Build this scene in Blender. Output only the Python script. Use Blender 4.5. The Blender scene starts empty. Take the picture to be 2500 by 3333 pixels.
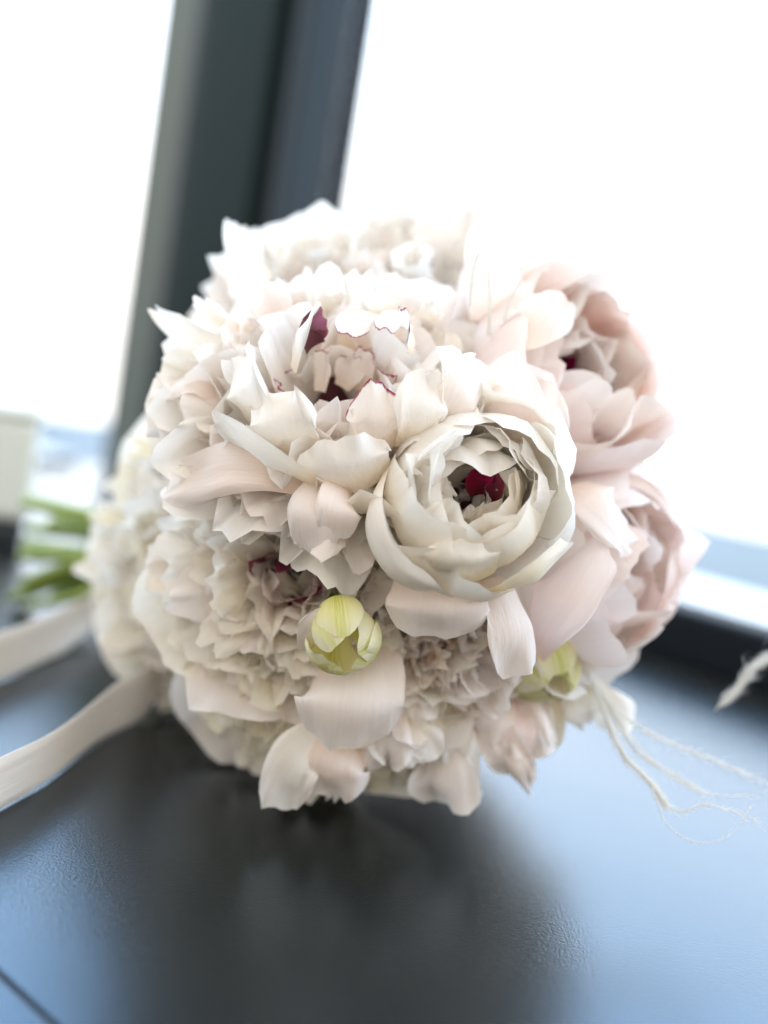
import bpy, math, random
import numpy as np
from mathutils import Vector, Matrix

scene = bpy.context.scene
col = scene.collection
R_ = math.radians

# ------------------------------------------------------------------ camera
CAM_H = 0.18
PITCH, ROLL = 6.7, 9.4
F_PX = 3300.0                                  # focal length in pixels of the 2500 x 3333 photograph
cam_d = bpy.data.cameras.new('camera'); cam = bpy.data.objects.new('camera', cam_d); col.objects.link(cam)
CAM_M = Matrix.Translation((0, 0, CAM_H)) @ Matrix.Rotation(R_(90 - PITCH), 4, 'X') @ Matrix.Rotation(R_(ROLL), 4, 'Z')
cam.matrix_world = CAM_M
cam_d.sensor_fit = 'VERTICAL'; cam_d.sensor_height = 36.0; cam_d.sensor_width = 27.0
cam_d.lens = F_PX / 3333 * 36.0
cam_d.clip_start = 0.01; cam_d.clip_end = 500
cam_d.dof.use_dof = True; cam_d.dof.focus_distance = 0.362; cam_d.dof.aperture_fstop = 2.5
cam_d.dof.aperture_blades = 9
scene.camera = cam

# ------------------------------------------------------------------ light
world = bpy.data.worlds.new('World'); scene.world = world; world.use_nodes = True
bg = world.node_tree.nodes['Background']
bg.inputs[0].default_value = (1.0, 0.935, 0.845, 1); bg.inputs[1].default_value = 1.36   # soft light of the room
SKY_STRENGTH = 2.3        # at the horizon; upward brightening steepened for the worktop's reflection
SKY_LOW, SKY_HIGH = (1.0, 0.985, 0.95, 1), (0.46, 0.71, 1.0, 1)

vs = scene.view_settings
vs.view_transform = 'Standard'; vs.look = 'None'; vs.gamma = 1.0; vs.use_curve_mapping = False; vs.exposure = 0.12
cy = scene.cycles
cy.use_denoising = True
cy.max_bounces = 10; cy.diffuse_bounces = 9; cy.glossy_bounces = 4; cy.transmission_bounces = 6; cy.transparent_max_bounces = 12
cy.caustics_reflective = False; cy.caustics_refractive = False
cy.sample_clamp_indirect = 6.0

# ------------------------------------------------------------------ helpers
CAM3 = np.array(CAM_M.to_3x3())
CAMP = np.array(CAM_M.translation)
def at(px, py, d):
    """world point seen at photograph pixel (px, py), d metres in front of the lens"""
    v = np.array([(px - 1250) / F_PX * d, -(py - 1666.5) / F_PX * d, -d])
    return CAMP + CAM3 @ v
def camdir(r, u, t):
    v = CAM3 @ np.array([r, u, t], float)
    return v / np.linalg.norm(v)
def nrm(v):
    return v / (np.linalg.norm(v, axis=-1, keepdims=True) + 1e-12)

def tag(o, label=None, cat=None, group=None, kind=None):
    if label: o['label'] = label
    if cat: o['category'] = cat
    if group: o['group'] = group
    if kind: o['kind'] = kind
    return o
def empty(name, M):
    o = bpy.data.objects.new(name, None); col.objects.link(o)
    o.matrix_world = M; o.empty_display_size = 0.02
    return o
def mesh_obj(name, verts, faces, mat, parent=None, smooth=True, uv=None):
    me = bpy.data.meshes.new(name)
    me.from_pydata([tuple(map(float, v)) for v in verts], [], [tuple(f) for f in faces])
    if smooth: me.polygons.foreach_set('use_smooth', [True] * len(me.polygons))
    if uv is not None:
        l = me.uv_layers.new(name='UVMap')
        idx = np.empty(len(me.loops), dtype=np.int32); me.loops.foreach_get('vertex_index', idx)
        l.data.foreach_set('uv', np.asarray(uv, dtype=np.float32)[idx].ravel())
    me.materials.append(mat); me.update()
    o = bpy.data.objects.new(name, me); col.objects.link(o)
    if parent: o.parent = parent
    return o
def box_data(x0, x1, y0, y1, z0, z1):
    v = [(x, y, z) for x in (x0, x1) for y in (y0, y1) for z in (z0, z1)]
    f = [(0, 1, 3, 2), (4, 6, 7, 5), (0, 4, 5, 1), (2, 3, 7, 6), (0, 2, 6, 4), (1, 5, 7, 3)]
    return v, f
def add_bevel(o, w, seg=2):
    m = o.modifiers.new('bevel', 'BEVEL'); m.width = w; m.segments = seg; m.limit_method = 'ANGLE'
    return o
def box(name, dims, mat, parent=None, bevel=0.0):
    v, f = box_data(*dims)
    o = mesh_obj(name, v, f, mat, parent, smooth=False)
    if bevel: add_bevel(o, bevel)
    return o
def catmull(pts, n):
    pts = np.asarray(pts, float)
    p = np.vstack([2 * pts[0] - pts[1], pts, 2 * pts[-1] - pts[-2]])
    out = []
    segs = len(pts) - 1
    for t in np.linspace(0, segs - 1e-6, n):
        i = int(t); u = t - i
        a, b, c, d = p[i], p[i + 1], p[i + 2], p[i + 3]
        out.append(0.5 * ((2 * b) + (-a + c) * u + (2 * a - 5 * b + 4 * c - d) * u * u + (-a + 3 * b - 3 * c + d) * u ** 3))
    return np.array(out)
def tube_data(path, rad, sides=8):
    path = np.asarray(path, float); n = len(path)
    rad = np.broadcast_to(np.asarray(rad, float), (n,))
    tan = nrm(np.gradient(path, axis=0))
    up = np.array([0.13, 0.2, 0.97])
    V, F = [], []
    for i in range(n):
        a = nrm(np.cross(tan[i], up)); b = np.cross(tan[i], a)
        for k in range(sides):
            q = 2 * math.pi * k / sides
            V.append(path[i] + rad[i] * (math.cos(q) * a + math.sin(q) * b))
    for i in range(n - 1):
        for k in range(sides):
            k2 = (k + 1) % sides
            F.append((i * sides + k, i * sides + k2, (i + 1) * sides + k2, (i + 1) * sides + k))
    F.append(tuple(range(sides - 1, -1, -1))); F.append(tuple((n - 1) * sides + k for k in range(sides)))
    return V, F

# ------------------------------------------------------------------ materials
def new_mat(name):
    m = bpy.data.materials.new(name); m.use_nodes = True
    nt = m.node_tree; nt.nodes.clear()
    out = nt.nodes.new('ShaderNodeOutputMaterial')
    return m, nt, out
def simple_mat(name, color, rough=0.5, spec=0.5, metallic=0.0, bump=None, vary=0.0, vscale=8.0):
    m, nt, out = new_mat(name)
    p = nt.nodes.new('ShaderNodeBsdfPrincipled')
    p.inputs['Base Color'].default_value = (*color, 1); p.inputs['Roughness'].default_value = rough
    p.inputs['Specular IOR Level'].default_value = spec; p.inputs['Metallic'].default_value = metallic
    nt.links.new(p.outputs[0], out.inputs[0])
    tc = nt.nodes.new('ShaderNodeTexCoord')
    if vary:
        n = nt.nodes.new('ShaderNodeTexNoise'); n.inputs['Scale'].default_value = vscale; n.inputs['Detail'].default_value = 5
        nt.links.new(tc.outputs['Object'], n.inputs['Vector'])
        r = nt.nodes.new('ShaderNodeMapRange'); r.inputs['To Min'].default_value = 1 - vary; r.inputs['To Max'].default_value = 1 + vary
        nt.links.new(n.outputs['Fac'], r.inputs['Value'])
        mx = nt.nodes.new('ShaderNodeVectorMath'); mx.operation = 'SCALE'; mx.inputs[0].default_value = color
        nt.links.new(r.outputs[0], mx.inputs['Scale']); nt.links.new(mx.outputs[0], p.inputs['Base Color'])
    if bump:
        sc, st, dist = bump
        n = nt.nodes.new('ShaderNodeTexNoise'); n.inputs['Scale'].default_value = sc; n.inputs['Detail'].default_value = 3
        nt.links.new(tc.outputs['Object'], n.inputs['Vector'])
        b = nt.nodes.new('ShaderNodeBump'); b.inputs['Strength'].default_value = st; b.inputs['Distance'].default_value = dist
        nt.links.new(n.outputs['Fac'], b.inputs['Height']); nt.links.new(b.outputs[0], p.inputs['Normal'])
    return m
def petal_mat(name, base, main, tip, transl=0.38, fleck=None, base_end=0.35, vein=None, vein_amt=0.0):
    m, nt, out = new_mat(name)
    N, Lk = nt.nodes, nt.links
    uv = N.new('ShaderNodeUVMap'); uv.uv_map = 'UVMap'
    sep = N.new('ShaderNodeSeparateXYZ'); Lk.new(uv.outputs[0], sep.inputs[0])
    oi = N.new('ShaderNodeObjectInfo')
    # streaks that run along the petal
    cmb = N.new('ShaderNodeCombineXYZ')
    sx = N.new('ShaderNodeMath'); sx.operation = 'MULTIPLY'; sx.inputs[1].default_value = 34; Lk.new(sep.outputs['X'], sx.inputs[0])
    sy = N.new('ShaderNodeMath'); sy.operation = 'MULTIPLY'; sy.inputs[1].default_value = 1.6; Lk.new(sep.outputs['Y'], sy.inputs[0])
    rz = N.new('ShaderNodeMath'); rz.operation = 'MULTIPLY'; rz.inputs[1].default_value = 57; Lk.new(oi.outputs['Random'], rz.inputs[0])
    Lk.new(sx.outputs[0], cmb.inputs[0]); Lk.new(sy.outputs[0], cmb.inputs[1]); Lk.new(rz.outputs[0], cmb.inputs[2])
    st = N.new('ShaderNodeTexNoise'); st.inputs['Scale'].default_value = 1.0; st.inputs['Detail'].default_value = 4; st.inputs['Roughness'].default_value = 0.6
    Lk.new(cmb.outputs[0], st.inputs['Vector'])
    # soft mottling
    tc = N.new('ShaderNodeTexCoord')
    mo = N.new('ShaderNodeTexNoise'); mo.inputs['Scale'].default_value = 60; mo.inputs['Detail'].default_value = 3
    Lk.new(tc.outputs['Object'], mo.inputs['Vector'])
    # colour along the petal
    jv = N.new('ShaderNodeMath'); jv.operation = 'MULTIPLY_ADD'; jv.inputs[1].default_value = 0.30; Lk.new(mo.outputs['Fac'], jv.inputs[0])
    sub = N.new('ShaderNodeMath'); sub.operation = 'SUBTRACT'; Lk.new(sep.outputs['Y'], sub.inputs[0]); sub.inputs[1].default_value = 0.15
    Lk.new(sub.outputs[0], jv.inputs[2])
    ramp = N.new('ShaderNodeValToRGB'); e = ramp.color_ramp.elements
    e[0].position = 0.05; e[0].color = (*base, 1); e[1].position = 1.0; e[1].color = (*tip, 1)
    k = e.new(base_end); k.color = (*[0.45 * a + 0.55 * b for a, b in zip(base, main)], 1)
    k = e.new(min(0.9, base_end + 0.28)); k.color = (*main, 1)
    Lk.new(jv.outputs[0], ramp.inputs[0])
    c = ramp.outputs[0]
    vr = N.new('ShaderNodeMapRange'); vr.inputs['From Min'].default_value = 0.3; vr.inputs['From Max'].default_value = 0.7
    vr.inputs['To Min'].default_value = 0.975; vr.inputs['To Max'].default_value = 1.012; Lk.new(st.outputs['Fac'], vr.inputs['Value'])
    sc = N.new('ShaderNodeVectorMath'); sc.operation = 'SCALE'; Lk.new(c, sc.inputs[0]); Lk.new(vr.outputs[0], sc.inputs['Scale'])
    c = sc.outputs[0]
    hs = N.new('ShaderNodeHueSaturation')
    rs = N.new('ShaderNodeMapRange'); rs.inputs['To Min'].default_value = 0.7; rs.inputs['To Max'].default_value = 1.2; Lk.new(oi.outputs['Random'], rs.inputs['Value'])
    Lk.new(rs.outputs[0], hs.inputs['Saturation']); Lk.new(c, hs.inputs['Color']); c = hs.outputs[0]
    if vein:
        w = N.new('ShaderNodeMath'); w.operation = 'SUBTRACT'; w.inputs[1].default_value = 0.5; Lk.new(sep.outputs['X'], w.inputs[0])
        ab = N.new('ShaderNodeMath'); ab.operation = 'ABSOLUTE'; Lk.new(w.outputs[0], ab.inputs[0])
        mr = N.new('ShaderNodeMapRange'); mr.inputs['From Min'].default_value = 0.02; mr.inputs['From Max'].default_value = 0.20
        mr.inputs['To Min'].default_value = vein_amt; mr.inputs['To Max'].default_value = 0.0; Lk.new(ab.outputs[0], mr.inputs['Value'])
        mm = N.new('ShaderNodeMath'); mm.operation = 'MULTIPLY'; Lk.new(mr.outputs[0], mm.inputs[0])
        v2 = N.new('ShaderNodeMapRange'); v2.inputs['From Min'].default_value = 0.35; v2.inputs['From Max'].default_value = 0.6; Lk.new(st.outputs['Fac'], v2.inputs['Value'])
        Lk.new(v2.outputs[0], mm.inputs[1])
        mx = N.new('ShaderNodeMix'); mx.data_type = 'RGBA'; mx.inputs['B'].default_value = (*vein, 1)
        Lk.new(mm.outputs[0], mx.inputs['Factor']); Lk.new(c, mx.inputs['A']); c = mx.outputs['Result']
    if fleck:
        th = N.new('ShaderNodeMath'); th.operation = 'MULTIPLY_ADD'; th.inputs[1].default_value = 0.095; Lk.new(st.outputs['Fac'], th.inputs[0]); Lk.new(sep.outputs['Y'], th.inputs[2])
        mr = N.new('ShaderNodeMapRange'); mr.inputs['From Min'].default_value = 1.0; mr.inputs['From Max'].default_value = 1.035; Lk.new(th.outputs[0], mr.inputs['Value'])
        mx = N.new('ShaderNodeMix'); mx.data_type = 'RGBA'; mx.inputs['B'].default_value = (*fleck, 1)
        Lk.new(mr.outputs[0], mx.inputs['Factor']); Lk.new(c, mx.inputs['A']); c = mx.outputs['Result']
    bp = N.new('ShaderNodeBump'); bp.inputs['Strength'].default_value = 0.25; bp.inputs['Distance'].default_value = 0.0004
    Lk.new(st.outputs['Fac'], bp.inputs['Height'])
    c2 = N.new('ShaderNodeCombineXYZ')
    qx = N.new('ShaderNodeMath'); qx.operation = 'MULTIPLY'; qx.inputs[1].default_value = 8; Lk.new(sep.outputs['X'], qx.inputs[0])
    qy = N.new('ShaderNodeMath'); qy.operation = 'MULTIPLY'; qy.inputs[1].default_value = 3.2; Lk.new(sep.outputs['Y'], qy.inputs[0])
    Lk.new(qx.outputs[0], c2.inputs[0]); Lk.new(qy.outputs[0], c2.inputs[1]); Lk.new(rz.outputs[0], c2.inputs[2])
    wr = N.new('ShaderNodeTexNoise'); wr.inputs['Scale'].default_value = 1.0; wr.inputs['Detail'].default_value = 5; wr.inputs['Distortion'].default_value = 0.5
    Lk.new(c2.outputs[0], wr.inputs['Vector'])
    b2 = N.new('ShaderNodeBump'); b2.inputs['Strength'].default_value = 0.32; b2.inputs['Distance'].default_value = 0.0016
    Lk.new(wr.outputs['Fac'], b2.inputs['Height']); Lk.new(bp.outputs[0], b2.inputs['Normal']); bp = b2
    p = N.new('ShaderNodeBsdfPrincipled'); p.inputs['Roughness'].default_value = 0.6; p.inputs['Specular IOR Level'].default_value = 0.16
    p.inputs['Sheen Weight'].default_value = 0.06
    Lk.new(c, p.inputs['Base Color']); Lk.new(bp.outputs[0], p.inputs['Normal'])
    t = N.new('ShaderNodeBsdfTranslucent')
    tw = N.new('ShaderNodeVectorMath'); tw.operation = 'MULTIPLY'; tw.inputs[1].default_value = (1.0, 0.968, 0.915); Lk.new(c, tw.inputs[0]); Lk.new(tw.outputs[0], t.inputs['Color']); Lk.new(bp.outputs[0], t.inputs['Normal'])
    ms = N.new('ShaderNodeMixShader'); ms.inputs[0].default_value = transl
    Lk.new(p.outputs[0], ms.inputs[1]); Lk.new(t.outputs[0], ms.inputs[2]); Lk.new(ms.outputs[0], out.inputs[0])
    return m

M = {}
M['white']  = petal_mat('petal_white',  (0.955, 0.87, 0.72), (0.965, 0.942, 0.91), (0.97, 0.96, 0.945))
M['cream']  = petal_mat('petal_cream',  (0.955, 0.83, 0.58), (0.965, 0.918, 0.81), (0.97, 0.94, 0.88))
M['butter'] = petal_mat('petal_butter', (0.95, 0.80, 0.38), (0.965, 0.91, 0.68), (0.97, 0.94, 0.82))
M['blush']  = petal_mat('petal_blush',  (0.955, 0.81, 0.71), (0.965, 0.897, 0.872), (0.97, 0.93, 0.915))
M['pink']   = petal_mat('petal_pink',   (0.95, 0.74, 0.69), (0.965, 0.85, 0.842), (0.97, 0.905, 0.90))
M['coral']  = petal_mat('petal_coral',  (0.90, 0.50, 0.38), (0.94, 0.70, 0.63), (0.955, 0.84, 0.81))
M['fleck']  = petal_mat('petal_flecked', (0.94, 0.79, 0.64), (0.95, 0.88, 0.83), (0.955, 0.92, 0.89), fleck=(0.34, 0.012, 0.09))
M['brown']  = petal_mat('petal_withered', (0.34, 0.15, 0.06), (0.62, 0.40, 0.26), (0.90, 0.80, 0.68), transl=0.3)
M['crimson'] = petal_mat('petal_crimson', (0.10, 0.004, 0.012), (0.17, 0.006, 0.028), (0.30, 0.014, 0.08), transl=0.2)
M['lime']   = petal_mat('petal_lime',   (0.80, 0.76, 0.16), (0.88, 0.86, 0.50), (0.93, 0.91, 0.76), vein=(0.56, 0.60, 0.08), vein_amt=0.8)
M['stem']   = simple_mat('stem_green', (0.25, 0.34, 0.07), 0.5, 0.4, vary=0.35, vscale=30)
M['leaf']   = petal_mat('leaf_pale', (0.10, 0.20, 0.05), (0.16, 0.28, 0.10), (0.20, 0.32, 0.14), transl=0.3)
M['stamen'] = simple_mat('stamen_yellow', (0.74, 0.50, 0.10), 0.6, vary=0.2, vscale=200)
M['ribbon'] = petal_mat('ribbon_satin', (0.88, 0.84, 0.80), (0.90, 0.86, 0.82), (0.90, 0.86, 0.80), transl=0.3)
M['feather'] = petal_mat('feather_white', (0.86, 0.85, 0.80), (0.90, 0.89, 0.86), (0.92, 0.92, 0.90), transl=0.4)
M['column'] = simple_mat('column_paint', (0.012, 0.022, 0.022), 0.6, 0.06, vary=0.1)
M['frame']  = simple_mat('frame_paint', (0.010, 0.013, 0.018), 0.5, 0.1, vary=0.1)
M['jamb']   = simple_mat('jamb_metal', (0.026, 0.037, 0.046), 0.5, 0.12, vary=0.06)
M['jamb_lit'] = simple_mat('jamb_lit_metal', (0.10, 0.125, 0.115), 0.4, 0.5, vary=0.06)  # left jamb's sheen from the window painted in as a lighter colour
M['sill']   = simple_mat('sill_metal', (0.60, 0.66, 0.70), 0.35, 0.5, vary=0.05)
M['gasket'] = simple_mat('gasket', (0.10, 0.16, 0.17), 0.6)
M['terrace'] = simple_mat('terrace_concrete', (0.17, 0.20, 0.225), 0.8, 0.2, vary=0.08, vscale=1.5)
M['box']    = simple_mat('box_ceramic', (0.70, 0.71, 0.64), 0.6, vary=0.04)
M['boxfoot'] = simple_mat('box_foot', (0.02, 0.026, 0.026), 0.5)

# dark worktop with an embossed grain
def top_material():
    m, nt, out = new_mat('worktop_laminate')
    N, Lk = nt.nodes, nt.links
    tc = N.new('ShaderNodeTexCoord')
    p = N.new('ShaderNodeBsdfPrincipled'); p.inputs['Base Color'].default_value = (0.012, 0.013, 0.0125, 1)
    p.inputs['Specular IOR Level'].default_value = 0.5
    Lk.new(p.outputs[0], out.inputs[0])
    n = N.new('ShaderNodeTexNoise'); n.inputs['Scale'].default_value = 900; n.inputs['Detail'].default_value = 3; n.inputs['Roughness'].default_value = 0.55
    n.inputs['Distortion'].default_value = 0.6
    Lk.new(tc.outputs['Object'], n.inputs['Vector'])
    b = N.new('ShaderNodeBump'); b.inputs['Strength'].default_value = 0.5; b.inputs['Distance'].default_value = 0.00022; p.inputs['IOR'].default_value = 1.70; p.inputs['Specular Tint'].default_value = (0.44, 0.70, 1.0, 1)  # blue of the sky's reflection put into the specular tint
    Lk.new(n.outputs['Fac'], b.inputs['Height']); Lk.new(b.outputs[0], p.inputs['Normal'])
    w = N.new('ShaderNodeTexNoise'); w.inputs['Scale'].default_value = 14; w.inputs['Detail'].default_value = 4
    Lk.new(tc.outputs['Object'], w.inputs['Vector'])
    r = N.new('ShaderNodeMapRange'); r.inputs['To Min'].default_value = 0.20; r.inputs['To Max'].default_value = 0.27
    Lk.new(w.outputs['Fac'], r.inputs['Value']); Lk.new(r.outputs[0], p.inputs['Roughness'])
    return m
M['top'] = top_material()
def glass_material():
    m, nt, out = new_mat('window_glass')
    t = nt.nodes.new('ShaderNodeBsdfTransparent'); g = nt.nodes.new('ShaderNodeBsdfGlossy'); g.inputs['Roughness'].default_value = 0.02
    ms = nt.nodes.new('ShaderNodeMixShader'); ms.inputs[0].default_value = 0.05
    nt.links.new(t.outputs[0], ms.inputs[1]); nt.links.new(g.outputs[0], ms.inputs[2]); nt.links.new(ms.outputs[0], out.inputs[0])
    return m
M['glass'] = glass_material()

# ------------------------------------------------------------------ the setting
S2 = math.sqrt(0.5)
# right-hand window wall: along u = (-1, 1)/sqrt2, its face on the line x + y = WALL
WALL = 1.07
def wall_frame(ox, oy, ang):
    return Matrix.Translation((ox, oy, 0)) @ Matrix.Rotation(ang, 4, 'Z')
# local x runs along the wall towards the far corner, local +y points outdoors
MR = Matrix(((-S2, S2, 0, WALL / 2), (S2, S2, 0, WALL / 2), (0, 0, 1, 0), (0, 0, 0, 1)))
CORNER = 1.375                     # local x of the far corner on the right-hand wall
cx, cyy = (MR @ Vector((CORNER, 0, 0))).xy
# left-hand window wall: local x runs from the corner back towards the viewer's left
ML = Matrix(((-S2, -S2, 0, cx), (-S2, S2, 0, cyy), (0, 0, 1, 0), (0, 0, 0, 1)))

# sky beyond the glass: part of a big dome, its extent cut to limit the light
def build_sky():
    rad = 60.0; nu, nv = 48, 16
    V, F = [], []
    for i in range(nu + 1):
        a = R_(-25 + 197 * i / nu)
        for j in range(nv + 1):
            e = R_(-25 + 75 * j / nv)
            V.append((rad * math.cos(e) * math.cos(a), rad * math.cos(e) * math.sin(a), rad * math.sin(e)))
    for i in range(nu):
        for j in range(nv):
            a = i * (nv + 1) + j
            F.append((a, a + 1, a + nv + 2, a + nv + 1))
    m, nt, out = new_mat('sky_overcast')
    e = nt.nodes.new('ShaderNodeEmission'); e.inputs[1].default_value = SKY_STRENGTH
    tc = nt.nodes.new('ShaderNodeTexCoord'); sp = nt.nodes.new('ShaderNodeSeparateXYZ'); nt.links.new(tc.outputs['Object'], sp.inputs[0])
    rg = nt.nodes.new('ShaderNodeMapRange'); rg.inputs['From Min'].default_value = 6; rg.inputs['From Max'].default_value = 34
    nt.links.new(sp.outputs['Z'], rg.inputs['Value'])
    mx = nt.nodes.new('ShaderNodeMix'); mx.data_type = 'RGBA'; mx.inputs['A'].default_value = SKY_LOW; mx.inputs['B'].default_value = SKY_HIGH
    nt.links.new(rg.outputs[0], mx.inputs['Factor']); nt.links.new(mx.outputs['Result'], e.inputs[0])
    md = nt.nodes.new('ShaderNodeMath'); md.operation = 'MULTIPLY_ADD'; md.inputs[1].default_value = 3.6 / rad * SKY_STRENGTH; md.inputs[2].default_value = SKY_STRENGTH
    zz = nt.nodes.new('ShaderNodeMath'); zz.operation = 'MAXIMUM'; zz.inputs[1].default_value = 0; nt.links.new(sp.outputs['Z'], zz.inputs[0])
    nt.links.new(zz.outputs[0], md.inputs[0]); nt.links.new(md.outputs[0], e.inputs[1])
    nt.links.new(e.outputs[0], out.inputs[0])
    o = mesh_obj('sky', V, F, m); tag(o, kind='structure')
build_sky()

# terrace outside, below the window
v, f = [], []
for i in range(25):
    a = R_(-50 + 280 * i / 24)
    for r in (1.9, 6.2 + 0.5 * math.sin(i * 1.7)):
        v.append((r * math.cos(a), 0.3 + r * math.sin(a), -0.26))
for i in range(24):
    f.append((2 * i, 2 * i + 1, 2 * i + 3, 2 * i + 2))
tag(mesh_obj('terrace', v, f, M['terrace'], smooth=False), kind='structure')

# worktop: two slabs with a fine joint
wt = empty('window_worktop', Matrix.Identity(4))
tag(wt, 'wide black textured worktop under the corner windows', 'worktop', kind=None)
def slab(name, poly, z0, z1, mat, parent, bevel=0.0012):
    n = len(poly)
    V = [(x, y, z0) for x, y in poly] + [(x, y, z1) for x, y in poly]
    F = [tuple(range(n - 1, -1, -1)), tuple(range(n, 2 * n))] + [(i, (i + 1) % n, n + (i + 1) % n, n + i) for i in range(n)]
    o = mesh_obj(name, V, F, mat, parent, smooth=False)
    add_bevel(o, bevel, 3)
    return o
def on_top(px, py):
    d0, d1 = at(px, py, 1.0) - CAMP, None
    t = -CAMP[2] / d0[2]
    q = CAMP + d0 * t
    return np.array([q[0], q[1]])
ja, jb = on_top(0, 3160), on_top(190, 3333)
jd = (jb - ja) / np.linalg.norm(jb - ja); jn = np.array([jd[1], -jd[0]])
if jn[0] > 0: jn = -jn                                   # towards the left board
J0, J1 = ja - jd * 0.55, ja + jd * 1.1
cR = (MR @ Vector((-0.9, 0.035, 0))).xy; cC = (MR @ Vector((CORNER + 0.02, 0.035, 0))).xy; cL = (ML @ Vector((0.75, 0.02, 0))).xy
main_poly = [tuple(cR), tuple(cC), tuple(cL), tuple(J0), tuple(J1)]
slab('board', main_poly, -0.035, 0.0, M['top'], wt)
g = jn * 0.0005
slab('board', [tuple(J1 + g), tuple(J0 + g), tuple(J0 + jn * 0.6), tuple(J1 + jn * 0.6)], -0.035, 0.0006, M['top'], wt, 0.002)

# corner column, profiled
colr = empty('corner_column', MR)
tag(colr, 'dark grey-green profiled column between the two windows', 'column')
H = 1.75; HC = 0.78
box('front_panel', (1.062, 1.222, -0.012, 0.12, 0.001, HC), M['column'], colr, 0.004)
box('groove_strip', (1.224, 1.267, 0.004, 0.12, 0.001, HC), M['frame'], colr, 0.003)
box('groove_strip', (1.032, 1.060, 0.006, 0.12, 0.001, HC), M['frame'], colr, 0.003)
box('right_jamb', (1.002, 1.030, -0.010, 0.05, 0.001, HC), M['jamb'], colr, 0.006)
# left jamb: a chamfered bar turned to the left window
v = [(1.269, 0.013), (1.350, -0.004), (1.358, 0.02), (1.358, 0.12), (1.269, 0.12)]
n = len(v); V = [(x, y, 0.001) for x, y in v] + [(x, y, HC) for x, y in v]
F = [tuple(range(n)), tuple(range(2 * n - 1, n - 1, -1))] + [(i, n + i, n + (i + 1) % n, (i + 1) % n) for i in range(n)]
add_bevel(mesh_obj('left_jamb', V, F, M['jamb_lit'], colr, smooth=False), 0.004)

# right-hand window
wr = empty('window', MR); tag(wr, 'large window pane above the black rail and the feathery strands', 'window')
box('bottom_rail', (-0.9, 1.000, -0.002, 0.042, 0.0008, 0.047), M['frame'], wr, 0.006)
box('glass_pane', (-0.9, 1.000, 0.052, 0.058, 0.030, H), M['glass'], wr)
box('outer_sill', (-0.9, 0.96, 0.070, 0.27, 0.020, 0.036), M['sill'], wr, 0.003)
box('gasket', (-0.9, 0.96, 0.272, 0.285, 0.006, 0.032), M['gasket'], wr)
# left-hand window
wl = empty('window', ML); tag(wl, 'window pane beside the left edge of the corner column', 'window')
box('bottom_rail', (0.03, 0.75, -0.002, 0.04, 0.001, 0.012), M['sill'], wl, 0.003)
box('glass_pane', (0.03, 0.75, 0.045, 0.051, 0.004, H), M['glass'], wl)
box('outer_sill', (0.03, 0.75, 0.055, 0.26, -0.002, 0.010), M['sill'], wl, 0.003)

# pale box with a dark foot at the left end
bp = at(40, 1785, 1.0) - CAMP; t = -CAMP[2] / bp[2]; bp = CAMP + bp * t
bx = empty('storage_box', Matrix.Translation((bp[0] - 0.052, bp[1] + 0.03, 0)) @ Matrix.Rotation(R_(20), 4, 'Z'))
tag(bx, 'pale off-white box on a dark foot beside the cut flower stems', 'box')
box('box_body', (-0.085, 0.05, -0.045, 0.045, 0.023, 0.108), M['box'], bx, 0.006)
box('foot', (-0.083, 0.046, -0.043, 0.043, 0.0008, 0.0225), M['boxfoot'], bx, 0.003)
box('lid', (-0.087, 0.052, -0.047, 0.047, 0.1085, 0.118), M['box'], bx, 0.004)

# ------------------------------------------------------------------ petals
rng = np.random.default_rng(11)
def sines(rs, n, k0, k1):
    return [(rs.uniform(k0, k1) * rs.choice([-1, 1]), rs.uniform(-2.5, 2.5), rs.uniform(0, 6.283), rs.uniform(0.5, 1)) for _ in range(n)]
def wav(S, V, ss):
    return sum(a * np.sin(k * S + l * V + p) for k, l, p, a in ss) / max(1, len(ss)) ** 0.6
def sstep(a, b, x):
    t = np.clip((x - a) / (b - a), 0, 1); return t * t * (3 - 2 * t)

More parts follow.
